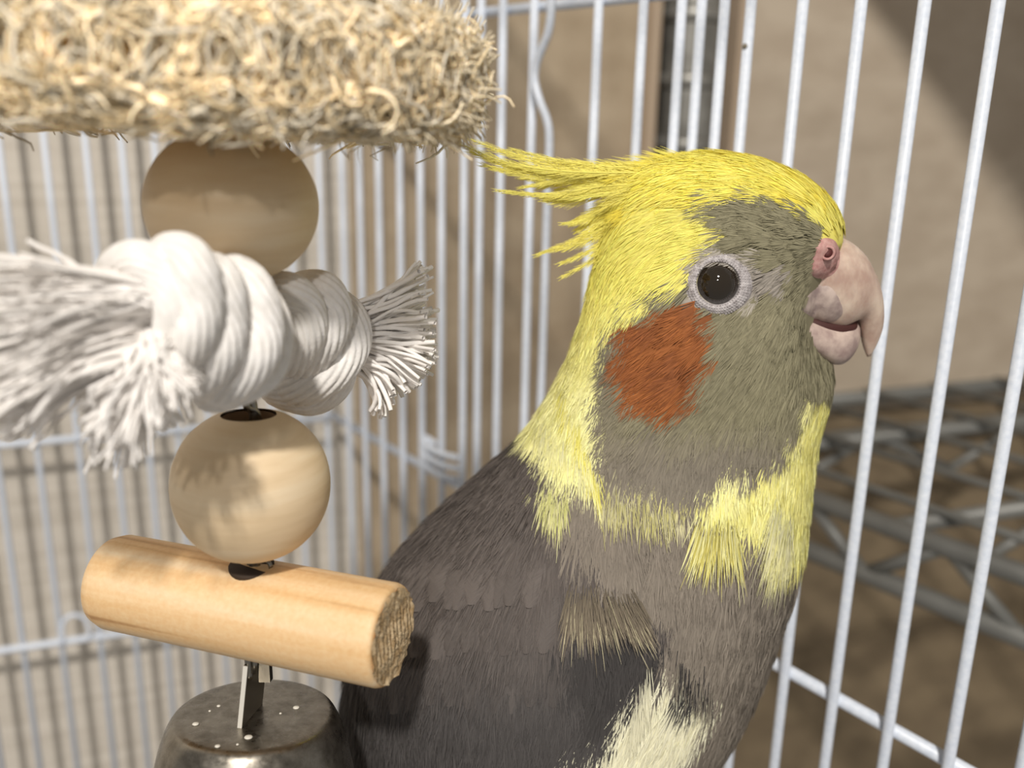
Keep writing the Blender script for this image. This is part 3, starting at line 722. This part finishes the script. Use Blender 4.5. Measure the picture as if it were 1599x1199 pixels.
# clumps (feathers) of fine barbs spread over the body
tri = np.array([(q[0], q[1], q[2]) for q in bf if len(q) == 4] + [(q[0], q[2], q[3]) for q in bf if len(q) == 4])
A_, B_, C_ = bv[tri[:, 0]], bv[tri[:, 1]], bv[tri[:, 2]]
area = np.linalg.norm(np.cross(B_ - A_, C_ - A_), axis=1) / 2
tpx = body_px[tri].mean(1); tpy = body_py[tri].mean(1); tn = np.cross(B_ - A_, C_ - A_)
cen = (A_ + B_ + C_) / 3
nearside = cen[:, 1] < BD + 0.3
wgt = area * np.where(nearside, 1.0, 0.22) * np.where(tpy < 760, 2.3, 1.0) * np.where((tpy < 640) & (tpx > 1080), 1.35, 1.0) * np.where(tpy > 1230, .3, 1.0)
def excluded(x, y):
    e = (np.hypot((x - 1121), (y - 443) * 1.05) < 45)
    e |= inpoly(x, y, [(1268, 400), (1292, 366), (1330, 372), (1400, 400), (1400, 565), (1296, 562), (1270, 540), (1256, 505), (1252, 480), (1266, 446)])
    return e
def scatter(n):
    k = rng.choice(len(tri), n, p=wgt / wgt.sum()); u = rng.random((n, 2)); fl_ = u.sum(1) > 1; u[fl_] = 1 - u[fl_]
    w0 = 1 - u.sum(1); W = np.stack([w0, u[:, 0], u[:, 1]], 1)
    p = (bv[tri[k]] * W[..., None]).sum(1); x = (body_px[tri[k]] * W).sum(1); y = (body_py[tri[k]] * W).sum(1)
    return p, x, y
def surf(points):
    loc = np.empty_like(points); nor = np.empty_like(points)
    for i, p in enumerate(points):
        l, n, _, _ = bvh.find_nearest(Vector(p)); loc[i] = l; nor[i] = n
    return loc, nor
NCL, PER = 6800, 22
p, x, y = scatter(NCL); ok = ~excluded(x, y); p, x, y = p[ok], x[ok], y[ok]; NCL = len(p)
lc_, nc_ = surf(p)
outw = np.where((nc_ * (p - np.array([V(1000, yy, BD) for yy in y]))).sum(1, keepdims=True) < 0, -1.0, 1.0)
flip = np.sign(np.median(outw)); nc_ *= flip
dx, dy, ln = flow_at(x, y)
ccol = pattern(x + dx * ln * 0.72 * 105, y + dy * ln * 0.72 * 105, 4.0)
T = dx[:, None] * rgt + dy[:, None] * dwn; T = nrm(T - nc_ * (T * nc_).sum(1, keepdims=True)); Bn = np.cross(nc_, T)
ln = ln * rng.uniform(.8, 1.2, NCL); wd = ln * rng.uniform(.28, .42, NCL)
lay = rng.uniform(0.0, 0.035, NCL)
u = np.tile(np.linspace(-1, 1, PER), (NCL, 1)) + rng.normal(0, .08, (NCL, PER))
rt = lc_[:, None] + Bn[:, None] * (u * wd[:, None] * .55)[..., None] - T[:, None] * (ln[:, None] * .15 * u ** 2)[..., None]
di = nrm(T[:, None] + Bn[:, None] * (u * .30 + rng.normal(0, .05, u.shape))[..., None])
le = ln[:, None] * (1 - .28 * u ** 2) * rng.uniform(.85, 1.1, u.shape)
rt, di, le = rt.reshape(-1, 3), di.reshape(-1, 3), le.ravel(); nst = len(rt)
lay_s = np.repeat(lay, PER); cs = np.repeat(ccol, PER, 0) * rng.uniform(.84, 1.14, (nst, 1))
tl = [0.0, .35, .7, 1.0]
pts = []; nrs = []
for t in tl:
    l, n = surf(rt + di * (le * t)[:, None]); n *= flip
    lift = lay_s + .012 + le * (.035 * t + .05 * t * t) * rng.uniform(.5, 1.3, nst)
    pts.append(l + n * lift[:, None]); nrs.append(n)
hw = rng.uniform(.006, .0115, nst) * np.clip(le / .5, .7, 1.3)
roll = rng.normal(0, .22, nst)
vs = []
for k, t in enumerate(tl):
    tv = pts[min(k + 1, 3)] - pts[max(k - 1, 0)]; sd = nrm(np.cross(nrs[k], nrm(tv)))
    sd = sd * np.cos(roll)[:, None] + nrs[k] * np.sin(roll)[:, None]
    w = hw * (1.0, 1.0, .8, .12)[k]
    vs += [pts[k] - sd * w[:, None], pts[k] + sd * w[:, None]]
vv = np.stack(vs, 1).reshape(-1, 3)
base = (np.arange(nst) * 8)[:, None]
qq = np.concatenate([base + np.array([[2 * k, 2 * k + 1, 2 * k + 3, 2 * k + 2]]) for k in range(3)], 0)
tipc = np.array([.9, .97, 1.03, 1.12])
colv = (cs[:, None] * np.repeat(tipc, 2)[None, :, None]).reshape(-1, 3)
pl_ = obj('plumage', vv, qq, M['plume'], bird, cols=np.clip(colv, 0, 1)); pl_['kind'] = 'stuff'
print('plume quads', len(qq))

# --- long wing feathers laid over the flank
def on_body(px, py, lift=0.0, side=-1):
    r = nrm(ray(px, py)); o_ = np.zeros(3)
    h = bvh.ray_cast(Vector(o_), Vector(r))
    if h[0] is None: return None
    n = np.array(h[1]) * 1.0
    if np.dot(n, r) > 0: n = -n
    return np.array(h[0]) + n * lift, n
def vane(name, path, width, lift, col, tipcol, parent, n=10, m=7):
    ctr = bez([(a, b, 0) for a, b in path], n)[:, :2]; tg = np.gradient(ctr, axis=0); tg /= np.linalg.norm(tg, axis=1)[:, None]
    nr = np.stack([-tg[:, 1], tg[:, 0]], 1)
    V_, U_, c_ = [], [], []
    for i in range(n):
        t = i / (n - 1); w = width * max(.12, 1 - max(0, (t - .55) / .45) ** 2.4) ** .5 * min(1, .6 + t)
        for j in range(m):
            s = -1 + 2 * j / (m - 1); q = ctr[i] + nr[i] * s * w + tg[i] * (-(s * s) * width * .12 * t)
            h = on_body(q[0], q[1], lift * (.3 + .7 * t) * (1 - .55 * s * s) + .02)
            if h is None: return None
            V_.append(h[0]); U_.append((s * .5 + .5, t + .25 * abs(s)))
            e = max(abs(s) ** 4, t ** 6) ; c_.append(col * (1 - e * .35) + tipcol * e * .35)
    f = [(i * m + j, i * m + j + 1, (i + 1) * m + j + 1, (i + 1) * m + j) for i in range(n - 1) for j in range(m - 1)]
    return obj(name, V_, f, M['feather'], parent, cols=np.array(c_), uv=np.array(U_))
rows_ = [(900, 10, 60, 40), (960, 10, 75, 44), (1030, 10, 85, 46), (1100, 9, 100, 50), (1170, 8, 120, 54)]
cnt = 0
for ri in range(len(rows_) - 1, -1, -1):
    y0, nf, lf, wf = rows_[ri]
    xl = np.interp(y0, tab[:, 0], tab[:, 1]) + 45; xr_ = {900: 850, 960: 900, 1030: 900, 1100: 890, 1170: 880}[y0]
    for i in range(nf):
        x0 = xl + (xr_ - xl) * (i + .5 * (ri % 2)) / nf + random.uniform(-6, 6); yy = y0 + random.uniform(-8, 8) - 10
        c = lerp(c_wing[None], (c_dark * 1.05)[None], np.array([(yy - 900) / 220]))[0] * random.uniform(.85, 1.12)
        o = vane('wing_feather', [(x0 + 6, yy - lf * .45), (x0, yy + lf * .2), (x0 - 8, yy + lf)], wf * .55 * random.uniform(.9, 1.1), 0.035 + .012 * (5 - ri), c, c * 1.2, bird)
        cnt += o is not None
print('wing feathers', cnt)

# --- tuft fringes: breast and shoulder barbs that stand proud
def fringe(name, roots, dirs, lens, cols, lift, w=.0075, spread=.0, n=6, parent=None):
    Vv, Cc, Ff = [], [], []; k0 = 0
    for r_, d_, l_, c_ in zip(roots, dirs, lens, cols):
        prev = None
        for i in range(n):
            t = i / (n - 1); q = (r_[0] + d_[0] * l_ * t, r_[1] + d_[1] * l_ * t + 2 * t * t)
            h = on_body(q[0], q[1], lift * (.5 + t * .9))
            if h is None: break
            Tt = nrm(d_[0] * rgt + d_[1] * dwn); sd = nrm(np.cross(h[1], Tt)); ww = w * (1 - .85 * t ** 2)
            Vv += [h[0] - sd * ww, h[0] + sd * ww]; Cc += [c_ * (.62 + .5 * t)] * 2
            if i: Ff.append((len(Vv) - 4, len(Vv) - 3, len(Vv) - 1, len(Vv) - 2))
    o = obj(name, Vv, Ff, M['plume'], parent, cols=np.clip(np.array(Cc), 0, 1)); o['kind'] = 'stuff'; return o
def fan(n, x0, x1, y0, y1, dx0, dx1, l0, l1, c1, c2, p2=.5):
    R_, D_, L_, K_ = [], [], [], []
    for i in range(n):
        t = random.random(); x = x0 + (x1 - x0) * t; y = y0 + (y1 - y0) * t + random.gauss(0, 13); d = np.array([dx0 + (dx1 - dx0) * t + random.gauss(0, .08), 1.0]); d /= np.linalg.norm(d)
        R_.append((x, y)); D_.append(d); L_.append(random.uniform(l0, l1)); K_.append(c1 if random.random() > p2 else c2)
    return R_, D_, L_, K_
brn, cre = srgb(134, 123, 106), srgb(216, 206, 170)
fringe('shoulder_tuft', *fan(420, 885, 1000, 945, 950, -.25, .6, 24, 58, brn, brn * .8), .15, parent=bird)
fringe('shoulder_tuft', *fan(48, 885, 1010, 955, 960, -.12, .6, 36, 66, cre, cre * .8), .17, .0055, parent=bird)
fringe('collar_tuft', *fan(170, 1085, 1150, 830, 835, -.45, .05, 40, 85, c_pale, srgb(222, 212, 120)), .14, parent=bird)
fringe('collar_tuft', *fan(130, 1205, 1235, 800, 830, -.35, -.2, 60, 120, srgb(244, 240, 198), c_pale), .12, parent=bird)
fringe('collar_tuft', *fan(120, 940, 1050, 790, 800, -.05, .05, 26, 46, srgb(208, 202, 160), srgb(196, 190, 130)), .12, parent=bird)
fringe('neck_tuft', *fan(90, 845, 890, 785, 790, -.15, .1, 25, 50, srgb(226, 222, 170), srgb(214, 214, 140)), .12, parent=bird)
fringe('neck_tuft', *fan(110, 843, 925, 668, 740, -.1, .15, 30, 60, srgb(240, 238, 190), c_pale), .12, parent=bird)
fringe('neck_tuft', *fan(200, 880, 935, 600, 760, -.2, .15, 30, 50, c_pale, srgb(238, 230, 120)), .10, parent=bird)
fringe('wing_patch_tuft', *fan(120, 985, 1015, 1130, 1060, -.2, -.1, 25, 60, c_white, c_white * .9), .12, parent=bird)
fringe('flank_tuft', *fan(110, 1055, 1110, 1045, 1090, -.25, -.3, 20, 45, srgb(150, 142, 128), c_dark), .14, parent=bird)

# --- crest
crest = obj('crest', *lathe([(0.0, -0.35), (0.18, -0.2), (0.22, 0.0), (0.16, 0.25), (0.0, 0.4)], V(1060, 272, BD), nrm(V(1000, 268, BD) - V(1100, 268, BD)), 16), M['plume'], bird)
_c = crest.data.color_attributes.new('Col', 'FLOAT_COLOR', 'POINT')
for d_ in _c.data: d_.color = (*c_yel2, 1)
def crest_feather(path, dz0, dz1, wid, col, nb=64):
    k = 16; ctr = bez([V(a, b, BD) for a, b in path], k)
    ctr[:, 1] += np.linspace(dz0, dz1, k)
    sv, sq = tubes(ctr[None], (np.linspace(.016, .006, k))[None], 4)
    cl = [np.tile(col * .95, (len(sv), 1))]; vs_, fs_ = [sv], [sq]; off = len(sv)
    tg = nrm(np.gradient(ctr, axis=0)); sdv = nrm(np.cross(tg, [0, 1, 0]))
    tb_ = np.linspace(.08, .99, nb)
    for sg_ in (-1, 1):
        pr = np.stack([np.interp(tb_ * (k - 1), np.arange(k), ctr[:, i]) for i in range(3)], 1)
        tgb = nrm(np.stack([np.interp(tb_ * (k - 1), np.arange(k), tg[:, i]) for i in range(3)], 1)); sb = nrm(np.stack([np.interp(tb_ * (k - 1), np.arange(k), sdv[:, i]) for i in range(3)], 1))
        Lb = wid * (2.7 - 2.1 * tb_) * rng.uniform(.75, 1.15, nb); an = (.22 + .22 * rng.random(nb))
        tt_ = np.array([0, .5, 1.0]); pp_ = []
        for t in tt_:
            pp_.append(pr + tgb * (Lb * t * np.cos(an))[:, None] + sb * sg_ * (Lb * np.sin(an) * (t - .35 * t * t))[:, None] + np.array([0, 1, 0]) * (rng.normal(0, .02, nb) * t)[:, None])
        w = .0065
        q = []
        for i, t in enumerate(tt_):
            q += [pp_[i] - sb * w * (1 - .8 * t), pp_[i] + sb * w * (1 - .8 * t)]
        q = np.stack(q, 1).reshape(-1, 3); b0 = (np.arange(nb) * 6)[:, None] + off
        fs_ += [b0 + np.array([[0, 1, 3, 2]]), b0 + np.array([[2, 3, 5, 4]])]; vs_.append(q); off += len(q)
        cl.append(np.repeat(col[None] * rng.uniform(.85, 1.12, (nb, 1)), 6, 0))
    o = obj('crest_feather', np.vstack(vs_), np.vstack(fs_), M['plume'], crest, cols=np.clip(np.vstack(cl), 0, 1))
long_ = [[(1120, 262), (1000, 262), (900, 258), (800, 240), (690, 203)], [(1110, 266), (980, 268), (880, 266), (790, 252), (705, 218)], [(1100, 270), (980, 272), (880, 272), (800, 262), (735, 236)], [(1130, 262), (1010, 256), (920, 258), (850, 256), (768, 233)],
         [(1090, 280), (980, 278), (900, 280), (830, 270), (770, 262)], [(1090, 285), (990, 285), (920, 292), (860, 303), (775, 297)], [(1080, 288), (990, 290), (920, 298), (870, 306), (790, 300)], [(1090, 282), (990, 274), (910, 272), (860, 284), (812, 292)],
         [(1080, 292), (1000, 294), (940, 302), (890, 315), (850, 312)], [(1080, 300), (1000, 306), (950, 318), (910, 340), (893, 352)], [(1090, 310), (1010, 322), (950, 350), (890, 380), (838, 400)], [(1080, 312), (1010, 328), (955, 358), (900, 382), (868, 390)],
         [(1080, 320), (1020, 336), (970, 362), (920, 392), (876, 413)], [(1080, 325), (1030, 340), (980, 370), (935, 400), (878, 432)], [(1085, 318), (1030, 340), (985, 375), (955, 395), (934, 411)], [(1090, 330), (1040, 350), (1000, 380), (975, 400), (958, 416)],
         [(1070, 300), (1000, 310), (950, 328), (915, 345), (880, 350)], [(1070, 306), (1005, 316), (955, 336), (920, 352), (902, 362)]]
for pth in long_:
    crest_feather(pth, rng.uniform(-.5, 0.1), rng.uniform(-.25, .2), rng.uniform(.16, .24), c_yel * rng.uniform(.92, 1.05))
for pth in long_:
    jx = rng.normal(0, 5, (1, 2)) * np.linspace(.4, 1.6, len(pth))[:, None]; sh = rng.uniform(.7, .92)
    q = bez([(a, b, 0) for a, b in pth], 41)[np.linspace(0, int(40 * sh), len(pth)).astype(int), :2] + jx * .7 + np.array([0, 4])
    crest_feather([tuple(r_) for r_ in q], rng.uniform(-.6, 0.2), rng.uniform(-.35, .3), rng.uniform(.14, .22), c_yel * rng.uniform(.92, 1.05))
for i in range(34):
    t = random.random(); a = np.array([1130 - 40 * t, 256 + 66 * t]); e = np.array([930 + 20 * random.random() + 40 * t * t, 262 + 130 * t]); mdl = (a + e) / 2 + np.array([0, -16 + 4 * t])
    crest_feather([tuple(a), tuple(mdl), tuple(e)], random.uniform(-.9, .5), random.uniform(-.6, .5), .3, (c_yel if random.random() < .6 else c_yel2) * random.uniform(.88, 1.06), 30)

# --- eye
ec = on_body(1121, 443); en_ = nrm(ec[1] * 0.6 + nrm(-ray(1121, 443)) * 0.9)
def uvsphere(c, r, n=32, m=20, ax=(0, 0, 1), sq=1.0):
    return lathe([(max(r * math.sin(t), 1e-4), -sq * r * math.cos(t)) for t in np.linspace(0.0, math.pi, m)], c, ax, n)
sE = depth_at(443, BD - 1.3) / F; rE = 37 * sE
for side in (-1, 1):
    def mir(v):
        v = np.array(v, float)
        if side > 0: v[..., 1] = 2 * BD - v[..., 1]
        return v
    v, f = uvsphere(ec[0] - en_ * rE * .48, rE, 40, 28, en_)
    eye = obj('eye', mir(v), f, M['eye'], bird); 
    eye['label'] = 'glossy dark eye'
    # bare beaded skin around it
    v, f = lathe([(rE * .86, -.08), (rE * .90, .06), (rE * 1.02, .085), (rE * 1.16, .055), (rE * 1.34, .01), (rE * 1.5, -.07)], ec[0], en_, 64); f = [q for q in f if len(q) == 4]
    ring = obj('eye_ring', mir(v), f, M['eye_ring'], eye)
    ua = nrm(np.cross(en_, [0.1, 0.2, 1])); ub_ = np.cross(en_, ua); parts_ = []
    for rr_, nb, br, hh in ((.93, 52, .013, .07), (1.03, 60, .013, .078), (1.13, 64, .013, .06), (1.24, 68, .012, .035), (1.34, 70, .011, .012)):
        for i in range(nb):
            t = 2 * math.pi * (i + .5 * (nb % 4)) / nb; q = ec[0] + rE * rr_ * (math.cos(t) * ua + math.sin(t) * ub_) + en_ * hh
            parts_.append(uvsphere(q, br * random.uniform(.7, 1.15), 6, 5))
    v, f = join(*parts_)
    o = obj('eye_ring_beads', mir(v), f, M['eye_ring'], eye); o['kind'] = 'stuff'

# --- beak
def beak_loft(secs, n=28, ex=.85, flat=1.0):
    rings_ = []
    s = np.array(secs, float); k = 26; q = np.linspace(0, len(s) - 1, k)
    sm = bez(s[:, :3], k); sm2 = bez(s[:, 2:], k)
    an = np.arange(n) / n * 2 * math.pi
    for i in range(k):
        tx_, ty_, bx_ = sm[i]; by_, hw_ = sm2[i][1], sm2[i][2]
        T_ = V(tx_, ty_, BD); B2 = V(bx_, by_, BD); c = (T_ + B2) / 2; h = (T_ - B2) / 2
        co = np.sign(np.cos(an)) * np.abs(np.cos(an)) ** ex; si = np.sign(np.sin(an)) * np.abs(np.sin(an)) ** ex
        rings_.append(c + co[:, None] * h + (si * hw_)[:, None] * np.array([0, 1, 0]))
    return loft(rings_, n)
up = [(1285, 372, 1228, 476, .60), (1318, 372, 1264, 504, .62), (1345, 392, 1302, 511, .55), (1362, 420, 1326, 502, .44), (1373, 450, 1337, 498, .35), (1378, 480, 1342, 509, .27), (1378, 507, 1345, 524, .19), (1371, 532, 1348, 540, .12), (1360, 556, 1354, 557, .03)]
ub = obj('upper_beak', *beak_loft(up), M['beak'], bird); ub['label'] = 'pale pink hooked upper beak'
lo = [(1222, 474, 1232, 530, .60), (1252, 485, 1256, 546, .62), (1280, 494, 1280, 560, .57), (1304, 500, 1302, 567, .48), (1320, 498, 1319, 562, .37), (1334, 497, 1335, 545, .22), (1341, 508, 1341, 528, .10), (1343, 513, 1343, 520, .03)]
lbk = obj('lower_beak', *beak_loft(lo), M['beak_low'], bird); lbk['label'] = 'greyish pink lower beak'
mo = [(1230, 474, 1235, 512, .46), (1272, 482, 1272, 524, .46), (1305, 488, 1305, 526, .38), (1328, 494, 1328, 520, .26), (1338, 500, 1338, 514, .1)]
mt = obj('mouth', *beak_loft(mo), M['mouth'], bird); mt['label'] = 'dark red open mouth'
# grey side plate of the upper beak (grey deepened as painted shade), cere and nostril on both sides
for side in (-1, 1):
    bb_ = BVHTree.FromPolygons([Vector(p_) for p_ in beak_loft(up)[0]], beak_loft(up)[1])
    def on_beak(px, py, lift):
        r = nrm(ray(px, py)); h = bb_.ray_cast(Vector((0, 0, 0)), Vector(r))
        hb = bvh.ray_cast(Vector((0, 0, 0)), Vector(r))
        c = [q for q in (h, hb) if q[0] is not None]
        q = min(c, key=lambda s_: s_[3]); n_ = np.array(q[1]); n_ = -n_ if np.dot(n_, r) > 0 else n_
        return np.array(q[0]) + n_ * lift, n_
    def patch(name, poly, lift, m, parent, n=6, edge=.02):
        poly = bez([(a, b, 0) for a, b in poly + [poly[0]]], 41)[:-1, :2]; c = poly.mean(0); Vv = []
        for i in range(n + 1):
            t = 1 - i / n
            for q in poly:
                w = c + (q - c) * max(t, .001); Vv.append(on_beak(w[0], w[1], -.03 if i == 0 else lift * min(1, (i / n) * 2.2))[0])
        k = len(poly); f = [(i * k + s_, i * k + (s_ + 1) % k, (i + 1) * k + (s_ + 1) % k, (i + 1) * k + s_) for i in range(n) for s_ in range(k)]
        Vv = np.array(Vv)
        if side > 0: Vv[:, 1] = 2 * BD - Vv[:, 1]
        return obj(name, Vv, f, m, parent)
    patch('beak_side_plate', [(1247, 486), (1252, 468), (1272, 448), (1296, 443), (1312, 462), (1321, 488), (1312, 502), (1296, 508), (1270, 500)], .03, M['beak_plate'], ub)
    ce = patch('cere', [(1266, 410), (1270, 385), (1284, 370), (1304, 372), (1314, 392), (1312, 418), (1298, 434), (1276, 438), (1264, 428)], .075, M['cere'], bird)
    hc_, hn_ = on_beak(1287, 391, .07); hn_ = nrm(hn_ * .35 + nrm(-ray(1287, 391)) * .8)
    hole_v, hole_f = lathe([(.085, .0), (.12, .035), (.085, .05), (.072, .03), (.066, .0)], hc_, hn_, 24, True)
    nv, nf_ = lathe([(0, .0), (.072, .0), (.07, .028), (0, .024)], hc_, hn_, 20)
    for nm, (vv_, ff_), m in (('nostril_rim', (hole_v, hole_f), M['cere']), ('nostril', (nv, nf_), M['nostril'])):
        vv_ = np.array(vv_)
        if side > 0: vv_[:, 1] = 2 * BD - vv_[:, 1]
        obj(nm, vv_, ff_, m, ce)

# --- feet on a perch below the frame
pc = V(790, 1610, BD)
perch = obj('perch', *rod(pc - np.array([6.0, 0, 0]) + np.array([0, 2.2, 0]), pc + np.array([1.2, 0, 0]) + np.array([0, -2.2, 0]), .45, 20), M['perch'])
tag(perch, 'round wooden perch under the cockatiel', 'perch')
pdir = nrm(np.array([7.2, -4.4, 0]))
for sg_ in (-.75, .75):
    b0 = V(790, 1480, BD) + pdir * sg_; ft = pc + np.array([-2.4, 0, 0]) + np.array([0, 0, .55]); ft = pc + pdir * (sg_ - .0) + np.array([0, 0, .52])
    leg = obj('leg', *wire([b0, (b0 + ft) / 2 + np.array([-.15, 0, 0]), ft], .2, 16, 10), M['claw'], bird)
    side_ = nrm(np.cross(pdir, [0, 0, 1]))
    for s2 in (-1, 1):
        for tw in (-.18, .18):
            obj('toe', *wire([ft, ft + side_ * s2 * .45 + pdir * tw - np.array([0, 0, .1]), ft + side_ * s2 * .62 + pdir * tw * 1.3 - np.array([0, 0, .6]), ft + side_ * s2 * .5 + pdir * tw * 1.3 - np.array([0, 0, .85])], .1, 16, 8), M['claw'], leg)
print('objects', len(bpy.data.objects), 'verts', sum(len(m.vertices) for m in bpy.data.meshes))
